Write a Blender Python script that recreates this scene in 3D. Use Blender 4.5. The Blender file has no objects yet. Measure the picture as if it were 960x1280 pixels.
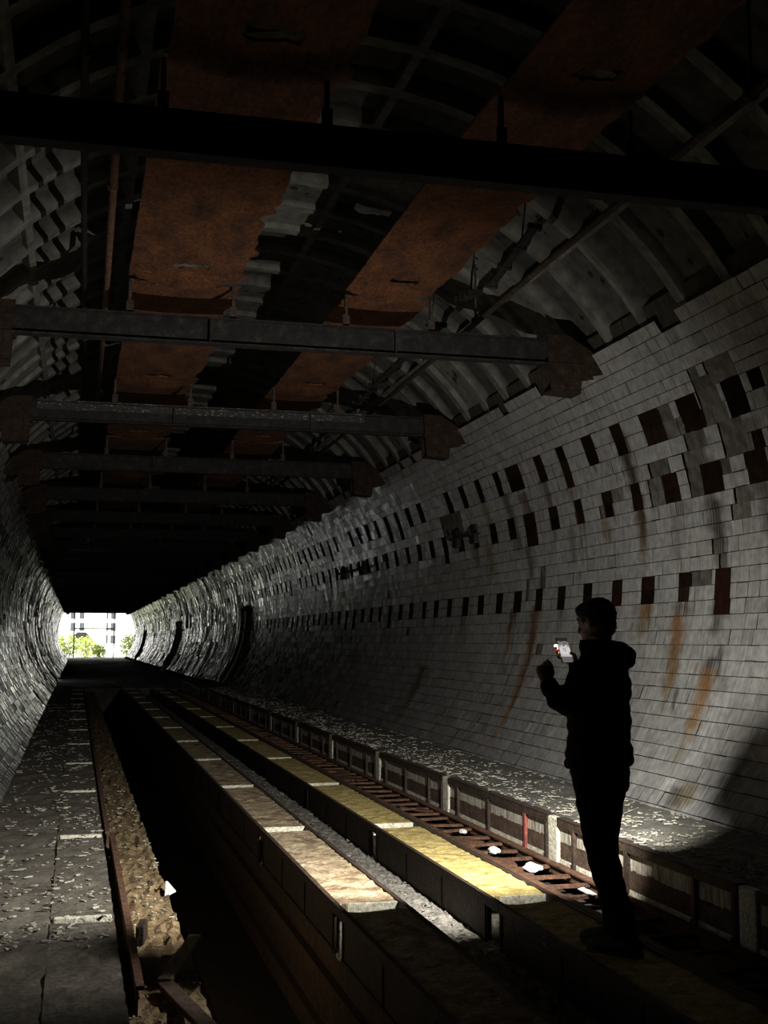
import bpy, bmesh, math, random
import numpy as np
from mathutils import Vector, Matrix
random.seed(7); rng = np.random.default_rng(7)
SC = bpy.context.scene
COL = SC.collection
R_ = math.radians

# ------------------------------------------------------------------ camera, sky, lights, exposure
cam_d = bpy.data.cameras.new('camera'); cam = bpy.data.objects.new('camera', cam_d); COL.objects.link(cam)
cam.location = (0, 0, 1.5)
cam.rotation_euler = (math.pi/2 + .1051, -.0014, -.2445)
cam_d.sensor_fit = 'VERTICAL'; cam_d.sensor_height = 24; cam_d.lens = 24*1533.9/1280
cam_d.clip_start = .05; cam_d.clip_end = 600
SC.camera = cam
SC.view_settings.view_transform = 'Standard'; SC.view_settings.look = 'None'
SC.view_settings.exposure = 0.0; SC.view_settings.gamma = 1; SC.view_settings.use_curve_mapping = False

w = bpy.data.worlds.new('sky'); SC.world = w; w.use_nodes = True
bg = w.node_tree.nodes['Background']; bg.inputs[0].default_value = (.93, .97, 1, 1); bg.inputs[1].default_value = 2.6

sun_d = bpy.data.lights.new('sun', 'SUN'); sun_d.energy = 13.0; sun_d.angle = R_(1); sun_d.color = (1, .97, .9)
sun = bpy.data.objects.new('sun', sun_d); COL.objects.link(sun)
sun.location = (0, 100, 40); sun.rotation_euler = (R_(-48), 0, R_(-25)); sun.rotation_euler = (R_(48), 0, R_(-25))

# sky portal: only guides the sampling of the sky through the tunnel mouth
por_d = bpy.data.lights.new('sky_portal', 'AREA'); por_d.shape = 'RECTANGLE'; por_d.size = 7; por_d.size_y = 6.4
por_d.cycles.is_portal = True
por = bpy.data.objects.new('sky_portal', por_d); COL.objects.link(por)
por.location = (1.736, 112.6, 1.9); por.rotation_euler = (R_(-90), 0, 0)

# phone pose (needed by its torch)
PH_C = Vector((2.507, 6.10, 1.456))
PH_N = Vector((-.18, .86, -.44)).normalized()          # direction the back of the phone looks
PH_S = -PH_N
PH_U = (Vector((0, 0, 1)) - PH_S*PH_S.z).normalized()
PH_R = (-PH_S).cross(PH_U).normalized()
torch_d = bpy.data.lights.new('phone_torch', 'SPOT'); torch_d.energy = 1300; torch_d.spot_size = R_(180); torch_d.spot_blend = 1.0
torch_d.shadow_soft_size = .003; torch_d.color = (1.0, .97, .90)
torch = bpy.data.objects.new('phone_torch', torch_d); COL.objects.link(torch)
torch.location = PH_C + PH_U*.052 + PH_R*(-.012) + PH_N*.0135
torch.rotation_euler = PH_N.to_track_quat('-Z', 'Y').to_euler()

# ------------------------------------------------------------------ tunnel numbers (metres; slab tops at z = 0)
XC, ZC, RT = 1.7358, 2.2477, 3.2712       # tunnel axis and tiled radius
Y0, Y1 = -5.0, 112.0                      # back wall, mouth
RING = .672
YEND = 41.0                               # the walkways end here
def cyl(side, r, th):                     # th in degrees from horizontal, side +1 right / -1 left
    return XC + side*r*np.cos(np.radians(th)), ZC + r*np.sin(np.radians(th))

# ------------------------------------------------------------------ materials
def new_mat(name):
    m = bpy.data.materials.new(name); m.use_nodes = True
    nt = m.node_tree; b = nt.nodes['Principled BSDF']; return m, nt, b
def N(nt, t, **kw):
    n = nt.nodes.new(t)
    for k, v in kw.items(): setattr(n, k, v)
    return n
def noise_mat(name, cols, scale=6, rough=.85, bump=.25, detail=6, metal=0, stretch=(1,1,1), spec=.4, lo=.3, hi=.7, fine=None, bscale=None):
    """cols: 2-4 colours spread over a noise"""
    m, nt, b = new_mat(name)
    tc = N(nt, 'ShaderNodeTexCoord'); mp = N(nt, 'ShaderNodeMapping'); mp.inputs['Scale'].default_value = stretch
    nt.links.new(tc.outputs['Object'], mp.inputs[0])
    nz = N(nt, 'ShaderNodeTexNoise'); nz.inputs['Scale'].default_value = scale; nz.inputs['Detail'].default_value = detail; nz.inputs['Roughness'].default_value = .65
    nt.links.new(mp.outputs[0], nz.inputs['Vector'])
    cr = N(nt, 'ShaderNodeValToRGB'); e = cr.color_ramp.elements
    while len(e) < len(cols): e.new(.5)
    for i, c in enumerate(cols):
        e[i].position = lo + (hi-lo)*i/(len(cols)-1); e[i].color = (*c, 1)
    nt.links.new(nz.outputs[0], cr.inputs[0])
    out = cr.outputs[0]
    if fine:
        n2 = N(nt, 'ShaderNodeTexNoise'); n2.inputs['Scale'].default_value = fine; n2.inputs['Detail'].default_value = 3
        nt.links.new(mp.outputs[0], n2.inputs['Vector'])
        mr = N(nt, 'ShaderNodeMapRange'); mr.inputs[1].default_value = .3; mr.inputs[2].default_value = .7; mr.inputs[3].default_value = .55; mr.inputs[4].default_value = 1.35
        nt.links.new(n2.outputs[0], mr.inputs[0])
        mx = N(nt, 'ShaderNodeVectorMath', operation='SCALE'); nt.links.new(out, mx.inputs[0]); nt.links.new(mr.outputs[0], mx.inputs['Scale']); out = mx.outputs[0]
    nt.links.new(out, b.inputs['Base Color'])
    b.inputs['Roughness'].default_value = rough; b.inputs['Metallic'].default_value = metal; b.inputs['Specular IOR Level'].default_value = spec
    if bump:
        n3 = N(nt, 'ShaderNodeTexNoise'); n3.inputs['Scale'].default_value = bscale or scale*4; n3.inputs['Detail'].default_value = 5
        nt.links.new(mp.outputs[0], n3.inputs['Vector'])
        bp = N(nt, 'ShaderNodeBump'); bp.inputs['Strength'].default_value = bump; bp.inputs['Distance'].default_value = .03
        nt.links.new(n3.outputs[0], bp.inputs['Height']); nt.links.new(bp.outputs[0], b.inputs['Normal'])
    return m
def attr_mat(name, streak=0, bump=.1, nscale=20, spec=.5, rough=None, lo=.75, hi=1.2):
    """colour from the mesh's own 'paint' attribute (rgb; alpha = roughness), broken up by noise"""
    m, nt, b = new_mat(name)
    a = N(nt, 'ShaderNodeAttribute', attribute_name='paint')
    uv = N(nt, 'ShaderNodeAttribute', attribute_name='wuv')
    tc = N(nt, 'ShaderNodeTexCoord')
    n1 = N(nt, 'ShaderNodeTexNoise'); n1.inputs['Scale'].default_value = nscale; n1.inputs['Detail'].default_value = 5
    nt.links.new(tc.outputs['Object'], n1.inputs['Vector'])
    mr = N(nt, 'ShaderNodeMapRange'); mr.inputs[1].default_value = .3; mr.inputs[2].default_value = .7; mr.inputs[3].default_value = lo; mr.inputs[4].default_value = hi
    nt.links.new(n1.outputs[0], mr.inputs[0])
    sc = N(nt, 'ShaderNodeVectorMath', operation='SCALE'); nt.links.new(a.outputs['Color'], sc.inputs[0]); nt.links.new(mr.outputs[0], sc.inputs['Scale'])
    out = sc.outputs[0]
    if streak:
        mp = N(nt, 'ShaderNodeMapping'); mp.inputs['Scale'].default_value = (38, 1.6, 1); nt.links.new(uv.outputs['Vector'], mp.inputs[0])
        n2 = N(nt, 'ShaderNodeTexNoise'); n2.inputs['Scale'].default_value = 1; n2.inputs['Detail'].default_value = 4; n2.inputs['Roughness'].default_value = .6
        nt.links.new(mp.outputs[0], n2.inputs['Vector'])
        m2 = N(nt, 'ShaderNodeMapRange'); m2.inputs[1].default_value = .35; m2.inputs[2].default_value = .68; m2.inputs[3].default_value = 1-streak; m2.inputs[4].default_value = 1+streak
        nt.links.new(n2.outputs[0], m2.inputs[0])
        s2 = N(nt, 'ShaderNodeVectorMath', operation='SCALE'); nt.links.new(out, s2.inputs[0]); nt.links.new(m2.outputs[0], s2.inputs['Scale']); out = s2.outputs[0]
    nt.links.new(out, b.inputs['Base Color'])
    if rough is None: nt.links.new(a.outputs['Alpha'], b.inputs['Roughness'])
    else: b.inputs['Roughness'].default_value = rough
    b.inputs['Specular IOR Level'].default_value = spec
    if rough is None:      # bare mortar and rust (rough) have no glaze
        sp = N(nt, 'ShaderNodeMapRange'); sp.inputs[1].default_value = .6; sp.inputs[2].default_value = .9; sp.inputs[3].default_value = spec; sp.inputs[4].default_value = 0
        nt.links.new(a.outputs['Alpha'], sp.inputs[0]); nt.links.new(sp.outputs[0], b.inputs['Specular IOR Level'])
    if bump:
        n3 = N(nt, 'ShaderNodeTexNoise'); n3.inputs['Scale'].default_value = nscale*3; n3.inputs['Detail'].default_value = 4
        nt.links.new(tc.outputs['Object'], n3.inputs['Vector'])
        bp = N(nt, 'ShaderNodeBump'); bp.inputs['Strength'].default_value = bump; bp.inputs['Distance'].default_value = .01
        nt.links.new(n3.outputs[0], bp.inputs['Height']); nt.links.new(bp.outputs[0], b.inputs['Normal'])
    return m
def plain(name, c, rough=.6, metal=0, emit=None, es=1, spec=.5):
    m, nt, b = new_mat(name)
    b.inputs['Base Color'].default_value = (*c, 1); b.inputs['Roughness'].default_value = rough; b.inputs['Metallic'].default_value = metal; b.inputs['Specular IOR Level'].default_value = spec
    if emit: b.inputs['Emission Color'].default_value = (*emit, 1); b.inputs['Emission Strength'].default_value = es
    return m
M_tile = attr_mat('glazed_tile', streak=.20, bump=.06, nscale=14, spec=.5)
M_lining = attr_mat('lining_concrete', bump=.35, nscale=9, rough=.9, spec=.3, lo=.55, hi=1.3)
M_conc = noise_mat('old_concrete', [(.16,.15,.12),(.30,.28,.23),(.42,.40,.34)], 5, fine=40)
M_ledge = noise_mat('ledge_concrete', [(.06,.056,.048),(.11,.104,.088),(.17,.163,.142)], 4, fine=50)
M_pathc = noise_mat('path_concrete', [(.06,.05,.04),(.11,.096,.076),(.18,.165,.135)], 3, fine=45)
M_yellow = noise_mat('yellowed_slab', [(.18,.125,.035),(.36,.265,.085),(.47,.37,.135),(.54,.46,.22)], 7, fine=45, bump=.5, lo=.34, hi=.66, stretch=(1,1.6,1))
M_tan = noise_mat('tan_slab', [(.10,.06,.032),(.24,.17,.10),(.34,.27,.165),(.44,.39,.28)], 6, fine=45, bump=.5, lo=.34, hi=.66)
M_face = noise_mat('pale_end_face', [(.44,.41,.32),(.68,.65,.53)], 9, fine=60, bump=.4)
M_rust = noise_mat('rust_steel', [(.035,.016,.010),(.09,.042,.022),(.16,.075,.035)], 14, fine=70, rough=.8, bump=.4)
M_darkrust = noise_mat('dark_rust_steel', [(.014,.009,.006),(.03,.018,.011),(.06,.034,.02)], 10, fine=60, rough=.75, bump=.4)
M_beam = noise_mat('blackened_steel', [(.005,.0045,.004),(.010,.009,.008),(.024,.021,.018)], 9, fine=60, rough=.75, bump=.08, spec=.2)
M_scuff = noise_mat('scuffed_steel', [(.010,.009,.008),(.014,.012,.010),(.22,.21,.19)], 26, fine=90, rough=.7, bump=.1, lo=.45, hi=.68, stretch=(1,1,2))
M_bracket = noise_mat('sooty_rust_plate', [(.008,.005,.0035),(.018,.011,.007),(.032,.020,.012)], 10, fine=60, rough=.85, bump=.15, spec=.15)
M_redpaint = noise_mat('red_painted_steel', [(.10,.025,.018),(.26,.06,.045)], 16, fine=70, rough=.7)
M_orange = noise_mat('orange_rust_sheet', [(.022,.007,.002),(.075,.024,.006),(.115,.040,.010)], 5, fine=40, rough=.85, bump=.4, stretch=(1,.5,1))
M_brown = noise_mat('dark_brown_panel', [(.03,.018,.011),(.07,.042,.026),(.11,.07,.045)], 12, fine=70)
M_white = noise_mat('stained_whitewash', [(.10,.075,.045),(.30,.27,.21),(.44,.42,.36)], 8, fine=40, stretch=(1,3,.5), lo=.32, hi=.58)
M_chip = noise_mat('plaster_chip', [(.22,.205,.165),(.44,.42,.345)], 3, rough=.8, bump=0)
M_dirt = noise_mat('rubble_dirt', [(.07,.045,.02),(.17,.115,.055),(.28,.205,.105)], 9, fine=70, bump=.7)
M_greyrub = noise_mat('grey_rubble', [(.09,.082,.07),(.19,.175,.15),(.30,.28,.24)], 8, fine=50, bump=.7)
M_black = noise_mat('near_black_concrete', [(.012,.011,.009),(.03,.027,.022)], 5)  # near-black base colour, shared by pit, beds, openings and end wall
M_wood = noise_mat('weathered_wood', [(.06,.045,.025),(.17,.135,.085),(.24,.20,.13)], 6, stretch=(6,1,6), fine=50)
M_cloth = noise_mat('black_fleece', [(.006,.006,.007),(.012,.012,.013)], 30, rough=.95, bump=.1, spec=.1)
M_trouser = noise_mat('black_cotton', [(.006,.006,.006),(.011,.010,.010)], 40, rough=.95, bump=.1, spec=.1)
M_shoe = plain('black_rubber', (.012,.012,.012), .7)
M_hair = noise_mat('dark_hair', [(.004,.003,.003),(.012,.009,.008)], 60, rough=.6, stretch=(1,1,.3), spec=.2)
M_skin, _nt, _b = new_mat('skin')
_b.inputs['Base Color'].default_value = (.32,.20,.145,1); _b.inputs['Roughness'].default_value = .5
_b.inputs['Subsurface Weight'].default_value = .8; _b.inputs['Subsurface Radius'].default_value = (1,.7,.55); _b.inputs['Subsurface Scale'].default_value = .03
M_phone = plain('phone_body', (.02,.02,.022), .3)
M_lens = plain('torch_lens', (.9,.9,.85), .2, emit=(1,.97,.9), es=30)

# ------------------------------------------------------------------ mesh helpers
class MB:
    """collects shapes; build() links them as one mesh object"""
    def __init__(s): s.v = []; s.f = []; s.c = []; s.fm = []
    def add(s, vs, fs, m=0):
        o = len(s.v); s.v += [tuple(v) for v in vs]; s.f += [tuple(i+o for i in f) for f in fs]; s.fm += [m]*len(fs)
    def box(s, x0, x1, y0, y1, z0, z1, m=0):
        vs = [(x,y,z) for z in (z0,z1) for y in (y0,y1) for x in (x0,x1)]
        s.add(vs, [(0,2,3,1),(4,5,7,6),(0,1,5,4),(2,6,7,3),(0,4,6,2),(1,3,7,5)], m)
    def obox(s, c, ax, ay, az, m=0):       # oriented box, half-axis vectors
        c = Vector(c); vs = [c+sx*ax+sy*ay+sz*az for sz in (-1,1) for sy in (-1,1) for sx in (-1,1)]
        s.add(vs, [(0,2,3,1),(4,5,7,6),(0,1,5,4),(2,6,7,3),(0,4,6,2),(1,3,7,5)], m)
    def tube(s, pts, rad, n=8, m=0, cap=True):
        pts = [Vector(p) for p in pts]; k = len(pts)
        rad = rad if isinstance(rad, (list, tuple)) else [rad]*k
        d0 = (pts[1]-pts[0]).normalized(); ref = Vector((0,0,1)) if abs(d0.z) < .9 else Vector((1,0,0))
        vs = []
        for i, p in enumerate(pts):
            d = (pts[min(i+1,k-1)]-pts[max(i-1,0)]).normalized()
            a = d.cross(ref).normalized(); b = d.cross(a).normalized()
            for j in range(n):
                t = 2*math.pi*j/n; vs.append(p + rad[i]*(math.cos(t)*a + math.sin(t)*b))
        fs = [(i*n+j, i*n+(j+1)%n, (i+1)*n+(j+1)%n, (i+1)*n+j) for i in range(k-1) for j in range(n)]
        if cap: fs += [tuple(range(n))[::-1], tuple((k-1)*n+j for j in range(n))]
        s.add(vs, fs, m)
    def loft(s, rings, n=20, m=0):         # rings: (centre, A, B) half-axis vectors
        vs = []
        for c, A, B in rings:
            for j in range(n):
                t = 2*math.pi*j/n; vs.append(Vector(c)+A*math.cos(t)+B*math.sin(t))
        k = len(rings)
        fs = [(i*n+j, i*n+(j+1)%n, (i+1)*n+(j+1)%n, (i+1)*n+j) for i in range(k-1) for j in range(n)]
        fs += [tuple(range(n))[::-1], tuple((k-1)*n+j for j in range(n))]
        s.add(vs, fs, m)
    def ell(s, c, A, B, C_, n=16, k=10, m=0):
        c = Vector(c); rings = []
        for i in range(k+1):
            ph = -math.pi/2 + math.pi*(i+.001 if i == 0 else i-.001 if i == k else i)/k
            q = max(math.cos(ph), .02); rings.append((c + C_*math.sin(ph), A*q, B*q))
        s.loft(rings, n, m)
    def plate(s, poly, axis, t, m=0):      # polygon (list of 3D points) thickened along axis vector by t
        a = Vector(axis).normalized()*t/2; n = len(poly)
        vs = [Vector(p)-a for p in poly] + [Vector(p)+a for p in poly]
        fs = [tuple(range(n))[::-1], tuple(range(n, 2*n))] + [(i, (i+1)%n, n+(i+1)%n, n+i) for i in range(n)]
        s.add(vs, fs, m)
    def build(s, name, mats, parent=None, origin=None, smooth=False, bevel=0):
        me = bpy.data.meshes.new(name)
        o3 = Vector(origin) if origin is not None else Vector((0,0,0))
        if origin is None and parent is not None: o3 = world_loc(parent)
        vs = [tuple(Vector(v)-o3) for v in s.v]
        me.from_pydata(vs, [], s.f)
        if not isinstance(mats, (list, tuple)): mats = [mats]
        for m in mats: me.materials.append(m)
        if len(mats) > 1: me.polygons.foreach_set('material_index', s.fm)
        me.validate(); bm = bmesh.new(); bm.from_mesh(me); bmesh.ops.recalc_face_normals(bm, faces=bm.faces); bm.to_mesh(me); bm.free()
        if smooth: me.polygons.foreach_set('use_smooth', [True]*len(me.polygons))
        ob = bpy.data.objects.new(name, me); COL.objects.link(ob)
        if parent is not None:
            ob.parent = parent; ob.location = o3 - world_loc(parent)
        else: ob.location = o3
        if bevel:
            b = ob.modifiers.new('edge', 'BEVEL'); b.width = bevel; b.segments = 2; b.limit_method = 'ANGLE'
        return ob
def world_loc(o):
    p = Vector(o.location)
    while o.parent is not None: o = o.parent; p += Vector(o.location)
    return p
def empty(name, loc):
    o = bpy.data.objects.new(name, None); COL.objects.link(o); o.location = loc; o.empty_display_size = .2; return o
def tag(o, label=None, cat=None, group=None, kind=None):
    if label: o['label'] = label
    if cat: o['category'] = cat
    if group: o['group'] = group
    if kind: o['kind'] = kind
    return o
def struct(o, label=None, cat=None): return tag(o, label, cat, kind='structure')
def copy_tree(o, parent=None):
    c = o.copy(); COL.objects.link(c); c.parent = parent
    for ch in list(o.children): copy_tree(ch, c)
    return c
ORD = ['first','second','third','fourth','fifth','sixth','seventh','eighth','ninth','tenth','eleventh','twelfth','thirteenth','fourteenth','fifteenth','sixteenth','seventeenth','eighteenth','nineteenth','twentieth','twenty-first','twenty-second','twenty-third','twenty-fourth','twenty-fifth','twenty-sixth','twenty-seventh','twenty-eighth']
def remesh(mb, name, voxel, mat, parent, smooth=3, deform=None):
    """fuse all shapes of mb into one continuous skin"""
    o = mb.build(name, mat)
    md = o.modifiers.new('fuse', 'REMESH'); md.mode = 'VOXEL'; md.voxel_size = voxel; md.use_smooth_shade = True
    sm = o.modifiers.new('smooth', 'SMOOTH'); sm.iterations = smooth; sm.factor = .5
    dg = bpy.context.evaluated_depsgraph_get(); dg.update()
    me = bpy.data.meshes.new_from_object(o.evaluated_get(dg)); me.name = name
    o.modifiers.clear(); o.data = me
    if deform:
        n = len(me.vertices); co = np.empty(n*3); me.vertices.foreach_get('co', co); co = co.reshape(-1,3)
        nr = np.empty(n*3); me.vertex_normals.foreach_get('vector', nr); nr = nr.reshape(-1,3)
        co = co + nr*deform(co)[:,None]; me.vertices.foreach_set('co', co.ravel()); me.update()
    me.polygons.foreach_set('use_smooth', [True]*len(me.polygons))
    if parent is not None:
        o.parent = parent; o.location = -world_loc(parent)
    return o

# ------------------------------------------------------------------ tiled walls
KB = {}                                      # course boundaries (degrees)
for k in range(-21, 8): KB[k] = -2.85 + 2.16*k
KB.update({7:12.27, 8:14.7, 9:17.25, 10:19.8, 11:22.35, 12:24.0, 13:25.75, 14:27.75, 15:29.8, 16:31.9, 17:33.95})
MORTAR_NEAR = [(8.13,8.53,22.4,25.0),(8.64,8.79,23.1,24.9),(8.47,8.79,18.8,23.0),(8.44,8.84,16.5,18.6),(9.26,9.58,16.9,21.1),(9.06,9.25,16.9,19.0),(8.29,8.64,13.2,16.7),
  (9.56,9.93,12.2,14.6),(9.78,10.03,7.8,12.1),(9.01,9.3,8.2,13.5),(8.6,8.76,10.3,11.9),(8.33,8.61,5.5,7.8),(8.4,8.69,3.5,5.5),(9.03,9.41,-5.2,-3.0),(8.9,9.03,-.7,1.2),(8.79,8.92,-2.9,-1.0),
  (10.55,10.9,9.8,12.3),(8.86,9.2,14.4,17.2),(13.2,13.3,-5,-1),(15.4,16.3,12.3,17.),(11.0,11.14,8,10),(12.7,12.86,-2.85,1.4)]
SLOT_NEAR = [(8.12,8.41,18.4,22.1),(8.81,9.15,16.5,22.3),(7.84,8.02,18.9,20.9),(8.05,8.21,12.2,14.4),(8.76,9.08,7.9,12.2),(8.08,8.37,7.6,12.2),(9.47,9.77,7.9,12.3),(9.49,9.84,17.3,22.3),(8.71,8.97,-9.3,-7.2),(12.85,13.21,6.2,12.3),(12.91,13.36,17.3,22.3)]
# (z_along, th_top, th_bottom, half-width, colour, strength, lean per degree)
BR, DK, OR, OL, RD = (.026,.012,.006), (.011,.007,.004), (.135,.058,.007), (.085,.058,.016), (.05,.012,.008)
STREAKS_R = [(12.94,-6,-38,.062,OR,.85,0),(12.97,-6,-15,.05,BR,.9,0),(12.90,-12,-30,.02,BR,.7,0),(13.72,-7,-19,.05,OR,.75,.003),(13.74,-6,-12,.03,BR,.8,0),
  (17.0,-19,-38,.11,OL,.75,0),(16.95,-19.5,-30,.05,BR,.6,0),(20.0,-18,-27,.07,BR,.5,0),(9.57,-7,-16,.035,BR,.85,.004),(9.55,-9,-22,.055,OR,.85,.008),(9.52,-14,-25,.035,OL,.6,.008),
  (9.30,-20,-24,.018,DK,.8,.012),(8.87,-15,-22,.045,DK,.9,.003),(8.87,-17,-28,.06,OR,.75,.002),(8.75,-13.5,-20,.018,DK,.95,.006),(8.86,-24,-33,.05,OL,.45,0),(10.22,-7,-13,.06,OL,.8,0),(10.2,-7,-10,.05,OR,.6,0),
  (10.33,22,-3,.055,BR,.75,.003),(10.30,21,10,.04,DK,.8,.003),(10.28,8,0,.03,OL,.6,0),(9.04,17,7,.07,DK,.8,.006),(9.0,8,-4,.055,BR,.8,.01),(8.93,7,-5,.03,DK,.7,.01),(8.9,-7,-13,.05,DK,.85,0),
  (9.6,8,-3,.05,BR,.35,0),(13.62,18,3,.06,BR,.7,.012),(13.2,6,-2,.05,BR,.8,.01),(13.05,17,7,.06,RD,.7,.01),(12.37,18,11,.05,BR,.75,.008),(15.1,11,2,.07,OL,.7,.005),(14.55,8,0,.07,OL,.75,.005),(14.4,18,8,.06,OL,.7,.008),
  (11.9,8,0,.05,BR,.5,0),(11.05,8,3,.05,OL,.7,.005),(8.25,17,5,.07,BR,.6,.006),(8.18,8,-1,.05,DK,.6,.006),(7.95,-28,-38,.05,DK,.6,.0),(8.45,-33,-38,.06,OL,.8,.0),(8.6,-34,-38,.05,DK,.7,.0),(11.75,18,12,.06,OL,.5,.006)]
def make_wall(side):
    V=[]; F=[]; P=[]; UV=[]
    nv = 0
    def patch(y0,y1,t0,t1,rf,nz,nt,colf):
        nonlocal nv
        ys = np.linspace(y0,y1,nz+1); ts = np.linspace(t0,t1,nt+1)
        Y,T = np.meshgrid(ys,ts,indexing='ij'); Y=Y.ravel(); T=T.ravel()
        r = rf(Y,T); x,z = cyl(side,r,T)
        V.append(np.column_stack([x,Y,z])); UV.append(np.column_stack([Y,np.radians(T)*RT,0*Y])); P.append(colf(Y,T))
        i,j = np.meshgrid(np.arange(nz),np.arange(nt),indexing='ij'); a=(i*(nt+1)+j).ravel()+nv
        q = np.column_stack([a,a+1,a+nt+2,a+nt+1]) if side>0 else np.column_stack([a,a+nt+1,a+nt+2,a+1])
        F.append(q); nv += (nz+1)*(nt+1)
    def cst(c, rough): return lambda Y,T: np.tile(np.array([*c,rough]),(len(Y),1))
    hole = (36.3,38.1,-91,4.0) if side>0 else None
    holes = [(36.3,38.1,-91,4.0),(61.2,64.0,-91,3.5),(92.0,95.5,-91,0.)] if side>0 else [(48,50,-91,3.5)]
    def in_hole(y,t): return any(h[0]<=y<=h[1] and t<=h[3] for h in holes)
    # backing
    yb=[Y0]; 
    cuts=sorted([h[0] for h in holes]+[h[1] for h in holes])
    edges=[Y0]+cuts+[Y1]
    for a,b in zip(edges[:-1],edges[1:]):
        mid=(a+b)/2; h=[hh for hh in holes if hh[0]<=mid<=hh[1]]
        tlo = h[0][3] if h else -90
        tt=np.linspace(tlo,36.2,12 if h else 30)
        n=max(1,int((b-a)/2))
        if h: patch(a,b,-90,-43,(lambda Y,T: 3.335+0*Y),n,6,cst((.045,.04,.033),.95))
        for t0,t1 in zip(tt[:-1],tt[1:]):
            top = t1>36
            patch(a,b,t0,t1,(lambda Y,T: np.where(T>36,3.40,3.335)),n,1,cst((.045,.04,.033),.95))
    kmin = -17 if side>0 else -19
    lr = np.random.default_rng(11 if side>0 else 23)
    # slots per ring
    rows = {k:[] for k in range(kmin,17)}
    drips=[]
    nring = int((Y1-Y0)/RING)
    for j in range(-20, nring):
        for nm,ks,off,pr in (('A',(-2,-1),0,.95),('B',(5,6),.08,.93),('C',(9,10),.15,.95)):
            yc = 8.85+RING*j+off+lr.normal(0,.015); wd=lr.uniform(.19,.255)
            if not (Y0+.3<yc<Y1-.3) or lr.random()>pr: continue
            if side>0 and nm!='A' and yc<9.95: continue
            if side>0 and yc<8.3 : continue
            if side<0 and yc<7: continue
            ext = 1 if lr.random()<.13 else 0
            ks2 = list(ks)+([ks[0]-1] if ext else [])
            for k in ks2: rows[k].append((yc-wd/2,yc+wd/2,'slot'))
            if lr.random()<.75:
                for q in range(lr.integers(1,4)):
                    drips.append((yc+lr.uniform(-.09,.09),KB[ks2[-1]]+.5,KB[ks2[-1]]-lr.uniform(2,9),lr.uniform(.015,.05),[BR,DK,OL,BR][lr.integers(0,4)],lr.uniform(.4,.85),lr.uniform(0,.006)))
    def near(lst,kind):
        for (a,b,t0,t1) in lst:
            for k in rows:
                m=(KB[k]+KB[k+1])/2
                if t0-.3<m<t1+.3: rows[k].append((a,b,kind))
    if side>0: near(SLOT_NEAR,'slot'); near(MORTAR_NEAR,'mortar')
    streaks = (STREAKS_R if side>0 else [])+drips
    NNEAR=len(STREAKS_R) if side>0 else 0
    SA = np.array([[s[0],s[1],s[2],s[3],s[5],s[6]] for s in streaks]); SCOL=np.array([s[4] for s in streaks])
    def stained(Y,T,base):
        out=np.tile(base,(len(Y),1))
        m=np.where((np.abs(SA[:,0]-Y.mean())<.6)&(SA[:,1]>T.min()-.5)&(SA[:,2]<T.max()+.5))[0]
        for i in m:
            y,ta,tb,wd,al,ln = SA[i]
            yc = y - ln*(ta-T)*1.0 + .012*np.sin(T*1.3+i) + .006*np.sin(T*4.1+2*i)
            fr = np.clip((ta-T)/max(ta-tb,.1),0,1)
            ww = (2.7 if i<NNEAR else 1.6)*wd*(1-.45*fr)*(1+.25*np.sin(T*2.3+i*1.7))
            d = np.abs(Y-yc)/np.maximum(ww,.004)
            a = np.clip(1.35-d,0,1)*np.clip((ta-T)/.4+.2,0,1)*np.clip((1-fr)*(4 if i<NNEAR else 2.2),0,1)*min(.95,al*1.3)*((T<=ta+.3)&(T>=tb))
            a = a*(.75+.25*np.sin(Y*170+i))
            out[:,:3]=out[:,:3]*(1-a[:,None])+SCOL[i]*a[:,None]; out[:,3]=out[:,3]*(1-a)+.8*a
        return out
    TW=.168; CT=lr.normal(0,1,(400,12)); DK_=lr.random((400,14))
    for k in range(kmin,17):
        ta,tb=KB[k],KB[k+1]; g=.055
        iv=sorted(rows[k])
        # merge
        mg=[]
        for a,b,c in iv:
            if mg and a<mg[-1][1]-.005 :
                if c=='slot' and mg[-1][2]!='slot':
                    pa,pb,pc=mg.pop(); 
                    if a>pa+.02: mg.append((pa,a,pc))
                    mg.append((a,b,c))
                    if pb>b+.02: mg.append((b,pb,pc))
                elif b>mg[-1][1]+.02: mg.append((mg[-1][1],b,c))
            else: mg.append((a,b,c))
        for a,b,c in mg:
            if in_hole((a+b)/2,ta+.1): continue
            if c=='slot':
                col=np.array((.010,.006,.004))*lr.uniform(.6,1.5)
                if lr.random()<.06: col=np.array((.013,.006,.0045))
                patch(a-.012,b+.012,ta-.1,tb+.1,(lambda Y,T: RT+.0125+0*Y),1,1,cst(col,.95))
            else:
                base=lr.uniform(.05,.09)
                for q in range(2):
                    pass
                nz=max(1,int((b-a)/.07))
                def rf(Y,T): return RT+.014+.004*np.sin(Y*61+T*3)
                def cf(Y,T):
                    c_=np.array([base*1.04,base*.97,base*.86,.9]); o=np.tile(c_,(len(Y),1)); o[:,:3]*=(1+.25*np.sin(Y*37+T*2.1)*np.sin(Y*13-T))[:,None]; return o
                patch(a,b,ta,tb,rf,nz,2,cf)
        # tiles
        y=Y0+lr.uniform(0,TW)
        bounds=[]
        while y<Y1-.1:
            wdt=TW*(1 if lr.random()<.8 else (2 if lr.random()<.6 else .75))
            bounds.append((y,min(y+wdt,Y1))); y+=wdt
        ci=0
        pb = .02 if k<14 else .03
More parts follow.
